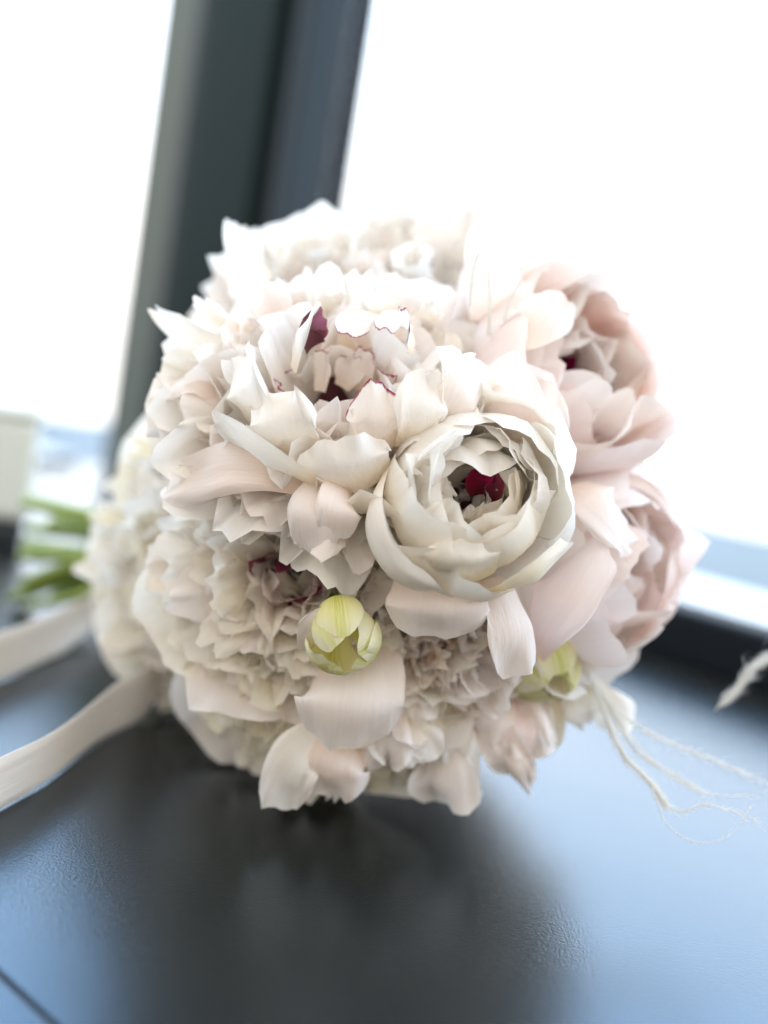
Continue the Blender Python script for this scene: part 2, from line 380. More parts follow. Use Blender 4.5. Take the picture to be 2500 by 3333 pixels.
def petal_grid(mid_f, L, W, rs, nu=11, nv=11, cup=0.8, ruff=0.1, jag=0.05, teeth=0.0, roundness=0.48, base_w=0.28, notch=0.0, crinkle=0.012, taper=0.0, edge_roll=0.0, frills=0.05):
    """mid_f(v) -> midrib points, normals (inside of the cup) and side vectors; returns vertices and uv"""
    s = np.sin(np.linspace(-1, 1, nu) * math.pi / 2); v = np.linspace(0, 1, nv) ** 0.85
    S, V0 = np.meshgrid(s, v, indexing='ij')
    js = sines(rs, 3, 3, 8); tt = sines(rs, 3, 12, 22)
    Ls = 1 - roundness * (1 - (1 - np.abs(s) ** 2.3 * 0.999) ** (1 / 2.3)) + jag * wav(s, 0 * s, js) + teeth * wav(s, 0 * s, tt)
    Ls = Ls - notch * np.exp(-(s / 0.16) ** 2)
    Vp = V0 * Ls[:, None]
    w = W * (base_w + (1 - base_w) * sstep(-0.05, 0.72, Vp)) * (1 - taper * sstep(0.55, 1.0, Vp))
    w = w * (1 + jag * 0.9 * wav(V0 * 6, S * 0.6, sines(rs, 2, 0.8, 1.6)) * sstep(0.3, 0.8, V0))
    P, Nn, Sd = mid_f(np.clip(Vp, 0, 1.08))
    a = S * w
    kap = cup / max(W, 1e-5)
    lat = np.sin(kap * a) / kap; inn = (1 - np.cos(kap * a)) / kap
    edge = np.maximum(np.abs(S) ** 2 * 0.9, sstep(0.55, 1.0, V0)) * sstep(0.15, 0.7, V0)
    r1, r2 = sines(rs, 3, 2.5, 6.5), sines(rs, 4, 9, 20)
    disp = ruff * W * edge * wav(S, V0 * 1.5, r1) + crinkle * W * sstep(0.1, 0.6, V0) * wav(S, V0 * 0.4, r2)
    disp = disp + frills * W * sstep(0.62, 1.0, V0) ** 1.5 * wav(S, V0 * 2.0, sines(rs, 3, 7, 15))
    if edge_roll:
        er = sstep(0.72, 1.0, np.maximum(np.abs(S), V0)); disp = disp - edge_roll * W * er ** 2
    X = P + Sd * lat[..., None] + Nn * (inn + disp)[..., None]
    uv = np.stack([S * 0.5 + 0.5, V0], -1)
    return X.reshape(-1, 3), uv.reshape(-1, 2)
_fc = {}
def grid_faces(nu, nv):
    if (nu, nv) not in _fc:
        _fc[(nu, nv)] = [(i * nv + j, (i + 1) * nv + j, (i + 1) * nv + j + 1, i * nv + j + 1) for i in range(nu - 1) for j in range(nv - 1)]
    return _fc[(nu, nv)]

def polar_mid(phi, L, th0, th1, rho0, z0, pw=1.0, twist=0.0):
    """midrib in the flower's own frame: leaves the receptacle at angle th0 above the outward direction and turns to th1"""
    n = 60
    vv = np.linspace(0, 1.1, n)
    th = np.radians(th0 + (th1 - th0) * np.clip(vv, 0, 1.1) ** pw)
    dv = vv[1] - vv[0]
    rho = rho0 + L * np.concatenate([[0], np.cumsum(np.cos(0.5 * (th[1:] + th[:-1]))) * dv])
    z = z0 + L * np.concatenate([[0], np.cumsum(np.sin(0.5 * (th[1:] + th[:-1]))) * dv])
    er = np.array([math.cos(phi), math.sin(phi), 0]); et = np.array([-math.sin(phi), math.cos(phi), 0]); ez = np.array([0, 0, 1.0])
    def f(V):
        r = np.interp(V, vv, rho); zz = np.interp(V, vv, z); t = np.interp(V, vv, th)
        P = r[..., None] * er + zz[..., None] * ez
        N_ = -np.sin(t)[..., None] * er + np.cos(t)[..., None] * ez
        tw = twist * V
        Sd = np.cos(tw)[..., None] * et + np.sin(tw)[..., None] * N_
        N2 = np.cos(tw)[..., None] * N_ - np.sin(tw)[..., None] * et
        return P, N2, Sd
    return f
def path_mid(pts, nhint):
    """midrib through the given points; nhint is the direction its inside faces"""
    C = catmull(pts, 40)
    d = np.concatenate([[0], np.cumsum(np.linalg.norm(np.diff(C, axis=0), axis=1))]); L = d[-1]; vv = d / L
    tan = nrm(np.gradient(C, axis=0))
    nh = np.asarray(nhint, float)
    if nh.ndim == 1: nh = np.repeat(nh[None], 40, 0)
    else: nh = catmull(nh, 40)
    side = nrm(np.cross(tan, nh)); nn = np.cross(side, tan)
    def f(V):
        P = np.stack([np.interp(V, vv, C[:, k]) for k in range(3)], -1)
        ext = np.clip(V - 1, 0, 1)[..., None] * L * tan[-1]
        N_ = np.stack([np.interp(V, vv, nn[:, k]) for k in range(3)], -1)
        Sd = np.stack([np.interp(V, vv, side[:, k]) for k in range(3)], -1)
        return P + ext, nrm(N_), nrm(Sd)
    return f, L

BIND = at(560, 1790, 0.60); BIND[2] = max(BIND[2], 0.05)
CENTER = at(1275, 1640, 0.48)
def clamp_world(X, M4, Mi, zmin=0.0015):
    A = np.array(M4); W = X @ A[:3, :3].T + A[:3, 3]
    low = W[:, 2] < zmin
    if low.any():
        W[low, 2] = zmin + 0.15 * 0.002 * np.abs(np.sin(W[low, 0] * 900))
        B = np.array(Mi); X = W @ B[:3, :3].T + B[:3, 3]
    return X

class Flower:
    def __init__(self, name, label, cat, px, py, d, axis, R, back=0.95, group=None, seed=0, spin=0.0):
        z = camdir(*axis); c = at(px, py, d); b = c - z * R * back
        x = nrm(np.cross(np.array([0, 0, 1.0]) if abs(z[2]) < 0.95 else np.array([0, 1.0, 0]), z)); y = np.cross(z, x)
        self.M = Matrix(((x[0], y[0], z[0], b[0]), (x[1], y[1], z[1], b[1]), (x[2], y[2], z[2], b[2]), (0, 0, 0, 1)))
        self.Mi = self.M.inverted(); self.R = R; self.rs = np.random.default_rng(seed + 100); self.spin = spin
        self.root = empty(name, self.M); tag(self.root, label, cat, group); self.base = b; self.axis = z
        self.count = 0
    def put(self, X, uv, nu, nv, mat, name='petal'):
        X = clamp_world(X, self.M, self.Mi)
        self.count += 1
        return mesh_obj(name, X, grid_faces(nu, nv), M[mat], self.root, uv=uv)
    def ring(self, n, L, W, th0, th1, rho0=0.10, z0=0.0, mats='white', dth=8, dL=0.10, dW=0.15, phi0=None, nu=11, nv=11, name='petal', skip=None, spread=0.35, tw=0.12, pw=1.0, arc=None, **kw):
        rs = self.rs; R = self.R
        p0 = rs.uniform(0, 6.283) if phi0 is None else phi0
        for i in range(n):
            ph = p0 + (2 * math.pi * (i + rs.uniform(-spread, spread)) / n if arc is None else arc * ((i + 0.5) / n - 0.5) + rs.uniform(-spread, spread) * arc / n) + self.spin
            l = L * R * (1 + rs.uniform(-dL, dL)); w = W * R * (1 + rs.uniform(-dW, dW))
            f = polar_mid(ph, l, th0 + rs.uniform(-dth, dth), th1 + rs.uniform(-1.6 * dth, 1.6 * dth), rho0 * R, z0 * R + rs.uniform(0, 0.03) * R, pw=pw, twist=rs.uniform(-tw, tw))
            X, uv = petal_grid(f, l, w, rs, nu, nv, **kw)
            mt = mats if isinstance(mats, str) else mats[int(rs.integers(len(mats)))]
            self.put(X, uv, nu, nv, mt, name)
    def local(self, p):
        B = np.array(self.Mi); return np.asarray(p) @ B[:3, :3].T + B[:3, 3]
    def localdir(self, v):
        return np.asarray(v) @ np.array(self.Mi)[:3, :3].T
    def custom(self, pts, W, nh, mat='white', nu=17, nv=15, name='petal', cup=0.6, ruff=0.08, seed=None, **kw):
        """a petal along photographed points (px, py, depth): W = half width in metres, nh = camera-frame direction the inside faces"""
        rs = self.rs if seed is None else np.random.default_rng(seed)
        P = np.array([self.local(at(*p)) for p in pts])
        if isinstance(nh[0], (tuple, list)): n_ = np.array([self.localdir(camdir(*q)) for q in nh])
        else: n_ = self.localdir(camdir(*nh))
        f, L = path_mid(P, n_)
        kw = {'base_w': 0.62, 'crinkle': 0.02, 'frills': 0.12, 'teeth': 0.01, **kw}
        kw['jag'] = min(kw.get('jag', 0.05), 0.06); kw['teeth'] = min(kw['teeth'], 0.02); kw['notch'] = min(kw.get('notch', 0.0), 0.05)
        X, uv = petal_grid(f, L, W, rs, nu, nv, cup=cup, ruff=ruff * 1.3, **kw)
        return self.put(X, uv, nu, nv, mat, name)
    def stem(self, rad=0.0034):
        rs = self.rs
        j = rs.uniform(-1, 1, 3) * np.array([0.010, 0.006, 0.008])
        k = rs.uniform(-1, 1, 3) * np.array([0.018, 0.024, 0.036])
        end = at(165, 1795, 0.68)
        e = end + k; e[2] = max(e[2], 0.004)
        pth = catmull([self.base - self.axis * 0.002, self.base - self.axis * 0.03 * (1 if self.R > 0.03 else 0.5), BIND + j, 0.5 * (BIND + j + e) + rs.uniform(-1, 1, 3) * 0.004, e], 26)
        pth[:, 2] = np.maximum(pth[:, 2], 0.0035)
        V, F = tube_data(pth, np.linspace(rad * 0.9, rad * 1.1, 26), 8)
        V = np.array([self.local(p) for p in V])
        mesh_obj('stem', V, F, M['stem'], self.root)
    def calyx(self):
        self.ring(5, 0.45, 0.22, -20, 55, 0.02, -0.04, 'leaf', nu=7, nv=7, name='sepal', ruff=0.03)
    def pistil(self, n=4, h=0.55, r=0.10, mat='crimson', rho=0.16):
        """cluster of carpels with curled crimson tips"""
        V, F = tube_data([(0, 0, 0.01 * self.R), (0, 0, 0.06 * self.R), (0, 0, 0.12 * self.R)], [0.16 * self.R, 0.20 * self.R, 0.12 * self.R], 8)
        core = mesh_obj('pistil', V, F, M['stem'], self.root)
        for i in range(n):
            ph = 2 * math.pi * i / n + self.rs.uniform(-.3, .3)
            R = self.R
            pts = []; rad = []
            for t in np.linspace(0, 1, 9):
                q = rho * R * (0.7 + 0.9 * t * t)
                pts.append((q * math.cos(ph), q * math.sin(ph), R * (0.05 + h * t)))
                rad.append(R * r * (0.55 + 0.9 * math.sin(math.pi * min(1, 0.15 + 0.85 * t)) ** 1.3) * (1 - 0.55 * t ** 4))
            V, F = tube_data(pts, rad, 8)
            mesh_obj('carpel', V, F, M[mat], core)
    def stamens(self, n, h, r0, r1):
        R = self.R
        for i in range(n):
            ph = self.rs.uniform(0, 6.283); a = self.rs.uniform(r0, r1) * R; hh = h * R * self.rs.uniform(.8, 1.15)
            pts = [(0.5 * a * math.cos(ph), 0.5 * a * math.sin(ph), 0.05 * R), (0.8 * a * math.cos(ph), 0.8 * a * math.sin(ph), 0.6 * hh), (a * math.cos(ph), a * math.sin(ph), hh)]
            V, F = tube_data(catmull(pts, 7), [R * .008] * 4 + [R * .03, R * .035, R * .02], 5)
            mesh_obj('stamen', V, F, M['stamen'], self.root)

# flower habits -------------------------------------------------------------
def globe(F, outer, inner, core, hi=True, core_end=105, pist='crimson', open_=0.0, guard=80):
    nu, nv = (17, 15) if hi else (11, 11)
    F.ring(6, 1.55, 0.80, -5, guard - 25 * open_, 0.08, -0.02, outer, nu=nu, nv=nv, cup=0.8, ruff=0.10, edge_roll=0.08, crinkle=0.02)
    F.ring(7, 1.80, 0.74, 8, 128 - 25 * open_, 0.10, 0, outer, nu=nu, nv=nv, cup=0.85, ruff=0.10, jag=0.05, notch=0.03, crinkle=0.02)
    F.ring(8, 1.64, 0.58, 18, 132 - 22 * open_, 0.10, 0.02, inner, nu=nu, nv=nv, cup=0.75, ruff=0.18, jag=0.04, teeth=0.008, notch=0.025, dL=0.16, crinkle=0.03)
    F.ring(9, 1.42, 0.46, 28, 128 - 15 * open_, 0.10, 0.03, inner, nu=nu, nv=nv, cup=0.65, ruff=0.26, jag=0.045, teeth=0.012, dL=0.18, dth=12, crinkle=0.03)
    F.ring(11, 1.14, 0.36, 42, core_end + 5, 0.08, 0.04, inner, nu=13, nv=11, cup=0.6, ruff=0.34, jag=0.05, teeth=0.012, dL=0.2, dth=12, spread=0.6, tw=0.3)
    F.ring(9, 0.85, 0.28, 58, core_end, 0.05, 0.05, core, nu=11, nv=9, cup=0.6, ruff=0.38, jag=0.05, teeth=0.012, dth=14, spread=0.6, tw=0.4)
    F.pistil(4, 0.55, 0.09, pist)
def bowl(F, outer, inner, core, hi=True, guards=True, N=None):
    nu, nv = (19, 17) if hi else (11, 11)
    if guards: F.ring(7, 1.45, 0.80, -8, 48, 0.08, -0.03, outer, nu=nu, nv=nv, cup=0.6, ruff=0.12, edge_roll=0.08, crinkle=0.02)
    else: F.ring(6, 1.42, 0.80, -2, 58, 0.08, -0.03, outer, nu=nu, nv=nv, cup=0.6, ruff=0.16, edge_roll=0.04, crinkle=0.04, phi0=1.57, arc=3.5, frills=0.10)
    F.ring(9, 1.42, 0.62, 8, 82, 0.10, 0, outer, nu=nu, nv=nv, cup=0.7, ruff=0.18, notch=0.06, jag=0.06, crinkle=0.04, frills=0.12, dth=10, dL=0.14)
    dome(F, N or (84 if hi else 40), 32, 86, inner, L=1.18, W=0.36, curl=14, nu=17 if hi else 11, nv=13 if hi else 9)
    F.ring(6, 0.88, 0.36, 50, 98, 0.10, 0.05, core, nu=15, nv=11, cup=0.7, ruff=0.30, jag=0.08, teeth=0.04, spread=0.5, frills=0.2)
    F.pistil(4, 0.50, 0.12)
def dome(F, N, p0, p1, mats, L=1.12, W=0.27, curl=12, pow_=0.62, dL=0.14, rho=0.12, **kw):
    """N ruffled petals spread evenly over the head, from p0 to p1 degrees off its axis"""
    rs = F.rs; R = F.R
    o = dict(nu=15, nv=11, cup=0.7, ruff=0.42, jag=0.055, teeth=0.018, crinkle=0.05, base_w=0.38, roundness=0.40, notch=0.035, frills=0.22)
    o.update(kw)
    nu, nv = o.pop('nu'), o.pop('nv')
    g0 = rs.uniform(0, 6.283)
    for i in range(N):
        u = (i + 0.5) / N
        p = p0 + (p1 - p0) * u ** pow_ + rs.uniform(-5, 5)
        phi = g0 + i * 2.399963 + rs.uniform(-.25, .25)
        l = L * R * (0.90 + 0.16 * u + rs.uniform(-dL, dL)); w = W * R * rs.uniform(.7, 1.4)
        th0 = 90 - p * 0.72; th1 = 90 - p * 1.02 + rs.uniform(-curl, curl) + 6
        f_ = polar_mid(phi, l, th0, th1, (0.04 + rho * u) * R, 0.06 * R * (1 - u), twist=rs.uniform(-.5, .5))
        X, uv = petal_grid(f_, l, w, rs, nu, nv, **{**o, 'cup': o['cup'] * rs.uniform(.3, 1.4), 'notch': o['notch'] * rs.uniform(-.5, 2)})
        F.put(X, uv, nu, nv, mats[int(rs.integers(len(mats)))])
def bomb(F, guard, mids, core, hi=True, n=46, N=None, p0=16, guards=7):
    nu, nv = (17, 15) if hi else (11, 11)
    F.ring(guards, 1.42, 0.74, -10, 50, 0.08, -0.03, guard, nu=nu, nv=nv, cup=0.55, ruff=0.16, edge_roll=0.06, crinkle=0.03, frills=0.08)
    dome(F, N or (110 if hi else 56), p0, 100, mids, nu=15 if hi else 11, nv=11 if hi else 9, W=0.31 if hi else 0.36)
    F.ring(7, 0.90, 0.24, 62, 104, 0.06, 0.05, core, nu=11, nv=9, cup=0.6, ruff=0.4, jag=0.1, teeth=0.04)
    F.pistil(4, 0.55, 0.09)
def ball(F, guard, mids, core, pist):
    """tight crumpled heart of many small incurved petals"""
    F.ring(7, 1.50, 0.76, -8, 62, 0.08, -0.03, guard, nu=17, nv=15, cup=0.6, ruff=0.14, edge_roll=0.06, crinkle=0.03)
    F.ring(7, 1.45, 0.58, 8, 96, 0.10, 0.0, guard, nu=17, nv=15, cup=0.7, ruff=0.2, jag=0.08, notch=0.05, crinkle=0.04)
    dome(F, 70, 14, 70, mids, L=1.05, W=0.19, curl=26, ruff=0.6, crinkle=0.12)
    F.ring(10, 0.90, 0.16, 66, 104, 0.06, 0.05, core, nu=11, nv=11, cup=0.7, ruff=0.55, jag=0.12, tw=0.7, spread=0.7, dth=16, crinkle=0.1)
    F.pistil(4, 0.6, 0.08, pist)
def frill(F, a, b, n, length, hw, mats, drop=(0, -1, 0.25), face=(0, 0.2, -1), seed=0, dl=0.4, **kw):
    """n crumpled petals whose hidden bases lie along the line a-b (px, py, depth) and whose tips hang out in the direction drop"""
    rs = np.random.default_rng(seed + 500)
    a, b = np.array(a, float), np.array(b, float)
    for i in range(n):
        t = (i + rs.uniform(-.4, .4) + .5) / n
        p = a + (b - a) * t
        l = length * (1 + rs.uniform(-dl, 1.6 * dl))
        p = p + np.array([rs.uniform(-25, 25), rs.uniform(-55, 35), rs.uniform(-.002, .006)])
        base = at(*p)
        dr = camdir(drop[0] + rs.uniform(-.7, .7), drop[1] + rs.uniform(-.3, .3), 0)
        out = camdir(0, 0, 1)
        pts = [base, base + dr * l * 0.5 + out * l * (drop[2] + rs.uniform(0, .25)), base + dr * l + out * l * rs.uniform(-0.05, 0.3) * 1.2]
        P = np.array([F.local(q) for q in pts])
        f_, L = path_mid(P, F.localdir(camdir(face[0] + rs.uniform(-.5, .5), face[1], face[2])))
        o = dict(nu=15, nv=15, cup=rs.uniform(-.5, .9), ruff=rs.uniform(.3, .75), jag=rs.uniform(.06, .16), teeth=rs.uniform(.01, .06), crinkle=rs.uniform(.04, .12), base_w=rs.uniform(.35, .9), notch=rs.uniform(-.08, .16), roundness=rs.uniform(.25, .7), taper=rs.uniform(-.2, .5))
        o.update(kw)
        nu, nv = o.pop('nu'), o.pop('nv')
        X, uv = petal_grid(f_, L, hw * rs.uniform(.55, 1.6), rs, nu, nv, **o)
        F.put(X, uv, nu, nv, mats[int(rs.integers(len(mats)))])

GRP = None
def peony(label, px, py, d, axis, R, **kw):
    return Flower('peony', label, 'peony', px, py, d, axis, R, **kw)

# ------------------------------------------------------------------ the bouquet
FL = {}
f = FL['hero'] = peony('wide open white peony with crimson edged inner petals at the top of the bouquet', 1080, 1210, 0.382, (0.03, 0.50, 0.86), 0.053, seed=1)
bowl(f, ['white', 'white', 'blush'], ['white', 'white', 'cream', 'blush'], ['fleck', 'blush', 'white'], guards=False)
f.custom([(1150, 1605, .368), (1110, 1530, .354), (1090, 1420, .354)], .0205, (0, .6, -.8), 'white', nu=19, nv=17, cup=.95, ruff=.14, jag=.09, teeth=.03, notch=.05, base_w=.85, roundness=.35)
f.custom([(1020, 1570, .362), (860, 1490, .352), (690, 1372, .368)], .0088, (.3, .6, -.5), 'white', cup=.9, ruff=.12, jag=.07, base_w=.5, roundness=.5)
f.custom([(1040, 1570, .374), (760, 1510, .366), (520, 1590, .388)], .0125, (-.05, -.4, -.9), 'blush', cup=.5, ruff=.16, crinkle=.03, base_w=.5)
f.custom([(1080, 1560, .372), (1020, 1660, .352), (1030, 1810, .358)], .0110, (.1, .2, -1), 'blush', cup=.8, ruff=.10, crinkle=.02, base_w=.6)
f.custom([(1120, 1560, .370), (1110, 1650, .350), (1090, 1760, .356)], .0100, (-.2, .2, -1), 'blush', cup=.8, ruff=.10, crinkle=.02, base_w=.6)
f.custom([(790, 1150, .400), (640, 1110, .400), (488, 1003, .412)], .0075, (0, .5, -.8), 'white', cup=.5, ruff=.25, jag=.12, taper=.55, roundness=.6)
f.custom([(800, 1090, .402), (700, 1050, .400), (630, 975, .405)], .0040, (.2, .4, -.8), 'white', cup=.6, ruff=.3, jag=.12, roundness=.5)
f.custom([(800, 1080, .402), (720, 1040, .400), (668, 975, .402)], .0034, (.2, .4, -.8), 'white', cup=.6, ruff=.3, jag=.12, roundness=.5)
f.custom([(740, 1330, .395), (640, 1235, .390), (505, 1290, .400)], .0085, (.1, -.7, -.6), 'blush', cup=.8, ruff=.12, edge_roll=.2)
f.custom([(1020, 1130, .384), (1005, 1070, .376), (1060, 1030, .380)], .0070, (.5, -.2, .8), 'crimson', cup=.9, ruff=.3, base_w=.7)
f.custom([(950, 1200, .382), (975, 1080, .368), (1040, 985, .372)], .0046, (.8, .1, -.5), 'white', cup=.8, ruff=.2, roundness=.6, taper=.3)
f.custom([(1180, 1010, .392), (1150, 1040, .378), (1130, 1090, .370)], .0075, (0, -.6, -.6), 'fleck', cup=.5, ruff=.3, jag=.12, teeth=.05, base_w=.7)
f.custom([(1280, 1010, .392), (1265, 1035, .378), (1245, 1075, .372)], .0060, (0, -.6, -.6), 'fleck', cup=.5, ruff=.3, jag=.12, teeth=.05, base_w=.7)
f.custom([(1350, 1130, .380), (1330, 1080, .366), (1312, 995, .364)], .0060, (-.7, .2, .4), 'fleck', cup=.7, ruff=.25, jag=.1, roundness=.6, taper=.3)
f.custom([(950, 1480, .372), (900, 1380, .357), (890, 1270, .362)], .0150, (.25, .35, -.85), 'white', cup=.6, ruff=.25, jag=.10, notch=.08, base_w=.8, crinkle=.06, frills=.2)
f.custom([(850, 1400, .382), (790, 1290, .366), (790, 1140, .376)], .0125, (.5, .3, -.7), 'white', cup=.5, ruff=.3, jag=.12, notch=.10, base_w=.7, crinkle=.06, frills=.2)
f.custom([(1230, 1470, .370), (1240, 1370, .356), (1220, 1250, .364)], .0120, (-.2, .35, -.85), 'fleck', cup=.7, ruff=.25, jag=.10, base_w=.8, crinkle=.06, frills=.2)
f.custom([(1370, 1450, .372), (1400, 1340, .357), (1390, 1210, .366)], .0125, (-.35, .35, -.8), 'white', cup=.5, ruff=.35, jag=.12, notch=.08, base_w=.8, crinkle=.07, frills=.25)
f.custom([(1470, 1430, .376), (1500, 1280, .366), (1480, 1130, .376)], .0110, (-.5, .35, -.6), 'white', cup=.5, ruff=.35, jag=.12, notch=.1, base_w=.7, crinkle=.07, frills=.25)
frill(f, (1000, 1270, .396), (1310, 1250, .396), 6, .011, .0066, ['fleck', 'white', 'fleck'], drop=(0, 1, .1), face=(0, -.2, 1), seed=21, jag=.05, teeth=.02, taper=0.0)
frill(f, (970, 1170, .400), (1340, 1150, .400), 6, .011, .0066, ['white', 'blush', 'fleck'], drop=(0, 1, .1), face=(0, -.2, 1), seed=22, jag=.05, teeth=.02, taper=0.0)
frill(f, (930, 1080, .404), (1400, 1050, .404), 7, .012, .0080, ['white', 'white', 'blush'], drop=(0, 1, .1), face=(0, -.2, 1), seed=23, jag=.05, teeth=.02, taper=0.0)
f.custom([(1420, 1400, .372), (1510, 1300, .362), (1580, 1180, .372)], .0120, (-.3, .4, -.8), 'blush', cup=.7, ruff=.12, jag=.06)
f.stem(); f.calyx()
f = FL['cream'] = peony('cupped cream peony with a round bowl of petals and dark red heart', 1545, 1595, 0.366, (0.06, 0.08, 1.0), 0.0395, seed=2)
globe(f, ['white', 'white', 'cream'], ['white', 'white', 'cream'], ['white', 'cream'], core_end=95, open_=-0.1, guard=108)
f.custom([(1290, 1480, .384), (1195, 1670, .351), (1270, 1860, .349), (1450, 1940, .358)], .0092, [(.8, .2, -.4), (.9, .1, -.45), (.6, .6, -.5), (.2, .9, -.5)], 'white', nu=17, nv=21, cup=.9, ruff=.10, jag=.04, base_w=.7, roundness=.4)
f.custom([(1500, 1900, .362), (1500, 1840, .345), (1500, 1765, .343)], .0190, (0, .8, -.5), 'cream', cup=.9, ruff=.10, jag=.07, teeth=.03, base_w=.7, roundness=.35)
f.custom([(1620, 1925, .368), (1740, 1890, .352), (1855, 1772, .362)], .0085, [(-.4, .8, -.5), (-.5, .7, -.5), (-.8, .5, -.4)], 'cream', cup=.9, ruff=.08, base_w=.6)
f.custom([(1330, 1560, .364), (1400, 1470, .350), (1500, 1420, .350)], .0062, (.4, -.5, .4), 'white', cup=.8, ruff=.28, jag=.1)
f.custom([(1290, 1640, .362), (1330, 1560, .348), (1340, 1480, .350)], .0070, (.8, .1, .2), 'white', cup=.9, ruff=.3, jag=.1)
f.custom([(1390, 1660, .362), (1400, 1560, .348), (1420, 1440, .350)], .0056, (.8, -.1, .2), 'white', cup=.8, ruff=.3, jag=.1)
f.custom([(1420, 1690, .376), (1430, 1620, .362), (1455, 1560, .362)], .0085, (.7, .1, .5), 'cream', cup=.7, ruff=.2)
f.custom([(1590, 1740, .376), (1600, 1690, .364), (1610, 1640, .365)], .0070, (-.1, .4, -.6), 'cream', cup=.7, ruff=.3)
f.custom([(1540, 1720, .374), (1535, 1690, .365), (1525, 1645, .366)], .0036, (0, .4, -.6), 'cream', cup=.7, ruff=.3)
f.custom([(1680, 1680, .374), (1670, 1600, .362), (1650, 1530, .364)], .0075, (-.7, .1, .4), 'cream', cup=.7, ruff=.3)
frill(f, (1440, 1700, .388), (1660, 1680, .388), 7, .011, .0058, ['white', 'cream'], drop=(0, .9, .35), face=(0, -.3, 1), seed=41, jag=.05, teeth=.015)
f.custom([(1560, 1610, .372), (1555, 1560, .366), (1590, 1530, .366)], .0052, (0, -.3, 1), 'crimson', cup=.8, ruff=.4, base_w=.7)
f.custom([(1600, 1640, .372), (1615, 1580, .366), (1605, 1540, .367)], .0040, (-.5, 0, 1), 'crimson', cup=.8, ruff=.4, base_w=.7)
f.custom([(1500, 1710, .366), (1475, 1690, .361), (1455, 1670, .362)], .0036, (.2, .4, 1), 'crimson', cup=.8, ruff=.4, base_w=.8)
f.stem(); f.calyx()
f = FL['pink'] = peony('shell pink peony with coral inside, over the black window rail', 1985, 1835, 0.428, (0.66, 0.0, 0.72), 0.046, seed=3)
globe(f, ['pink', 'blush', 'blush'], ['pink', 'coral', 'blush', 'blush'], ['coral', 'blush'], open_=0.1, guard=98)
f.custom([(2060, 2110, .440), (2200, 1980, .436), (2210, 1780, .450)], .0160, (-.6, .3, -.3), 'pink', cup=.7, ruff=.08)
f.custom([(1930, 1560, .430), (2110, 1560, .432), (2215, 1740, .448)], .0120, (-.3, -.8, -.2), 'blush', cup=.8, ruff=.08)
f.custom([(1720, 2110, .405), (1800, 1960, .382), (1940, 1750, .392)], .0165, (.7, .2, -.6), 'pink', cup=.8, ruff=.06, base_w=.5)
f.custom([(1860, 1580, .405), (1960, 1620, .388), (2060, 1780, .398)], .0150, (.1, -.7, -.6), 'blush', cup=.8, ruff=.08, base_w=.6)
f.stem(); f.calyx()
f = FL['coral'] = peony('pale pink peony with deep coral cup behind the cream peony', 1870, 1215, 0.43, (0.5, 0.2, 0.82), 0.049, seed=4)
globe(f, ['blush', 'pink', 'blush'], ['coral', 'blush', 'blush', 'white'], ['coral', 'crimson'], open_=0.3)
f.custom([(1740, 1470, .400), (1660, 1340, .378), (1620, 1170, .385)], .0150, (.5, .2, -.8), 'pink', cup=.7, ruff=.08, base_w=.6)
f.custom([(1800, 1490, .405), (1760, 1370, .388), (1740, 1230, .392)], .0110, (.7, .2, -.6), 'blush', cup=.8, ruff=.12, base_w=.6)
f.custom([(1660, 1130, .405), (1740, 1060, .396), (1840, 960, .404)], .0120, (-.2, -.5, -.7), 'white', cup=.6, ruff=.08, base_w=.5)
f.custom([(1960, 1400, .450), (2070, 1310, .445), (2200, 1200, .462)], .0210, (-.4, .5, -.3), 'blush', cup=.6, ruff=.08, base_w=.5)
f.stem(); f.calyx()
f = peony('white peony with rounded petals in front of the column', 1010, 900, 0.465, (-0.15, 0.6, 0.75), 0.047, seed=5)
bowl(f, ['white', 'white', 'blush'], ['blush', 'white', 'white'], ['blush'], hi=False, N=56)
f.custom([(860, 930, .455), (790, 860, .450), (770, 725, .462)], .0110, (.5, .2, .6), 'white', cup=.6, ruff=.08)
f.stem()
f = peony('blush peony at the top with feathery strands across it', 1490, 885, 0.465, (0.12, 0.5, 0.8), 0.052, seed=6)
bowl(f, ['blush', 'white'], ['blush', 'white', 'white'], ['blush'], hi=False, N=60)
f.custom([(1600, 1040, .425), (1610, 900, .410), (1640, 720, .430)], .0150, (-.2, .2, -.9), 'blush', cup=.6, ruff=.12, crinkle=.03)
f.stem()
f = peony('small white peony half hidden beside the column foot', 620, 1300, 0.47, (-0.72, 0.35, 0.55), 0.040, seed=7)
bowl(f, ['white', 'blush'], ['white', 'cream'], ['white'], hi=False); f.stem()
f = peony('white peony with folded petals beside the green tulip', 590, 1610, 0.475, (-0.7, 0.05, 0.65), 0.042, seed=8)
bowl(f, ['white', 'white', 'blush'], ['white', 'cream'], ['white'], hi=False); f.stem()
f = FL['frilly'] = peony('frilled blush and cream peony with a dark red slit in its heart', 930, 1890, 0.385, (-0.08, 0.0, 1.0), 0.046, seed=9)
bomb(f, ['blush', 'blush', 'cream'], ['blush', 'cream', 'white', 'cream'], ['fleck', 'crimson', 'fleck'], p0=20, N=120)
f.custom([(1020, 1690, .374), (1040, 1760, .358), (1030, 1800, .358)], .0100, (0, -.8, -.5), 'blush', cup=.5, ruff=.3, jag=.12, teeth=.05, base_w=.7, crinkle=.05)
f.custom([(1000, 2120, .380), (1040, 2040, .366), (1150, 1990, .368)], .0075, (-.1, .7, -.6), 'blush', cup=.8, ruff=.12, base_w=.6)
f.stem(); f.calyx()
f = FL['butter'] = peony('ragged buttery cream peony above the white ribbon', 530, 1880, 0.480, (-0.5, 0.0, 0.85), 0.060, seed=10)
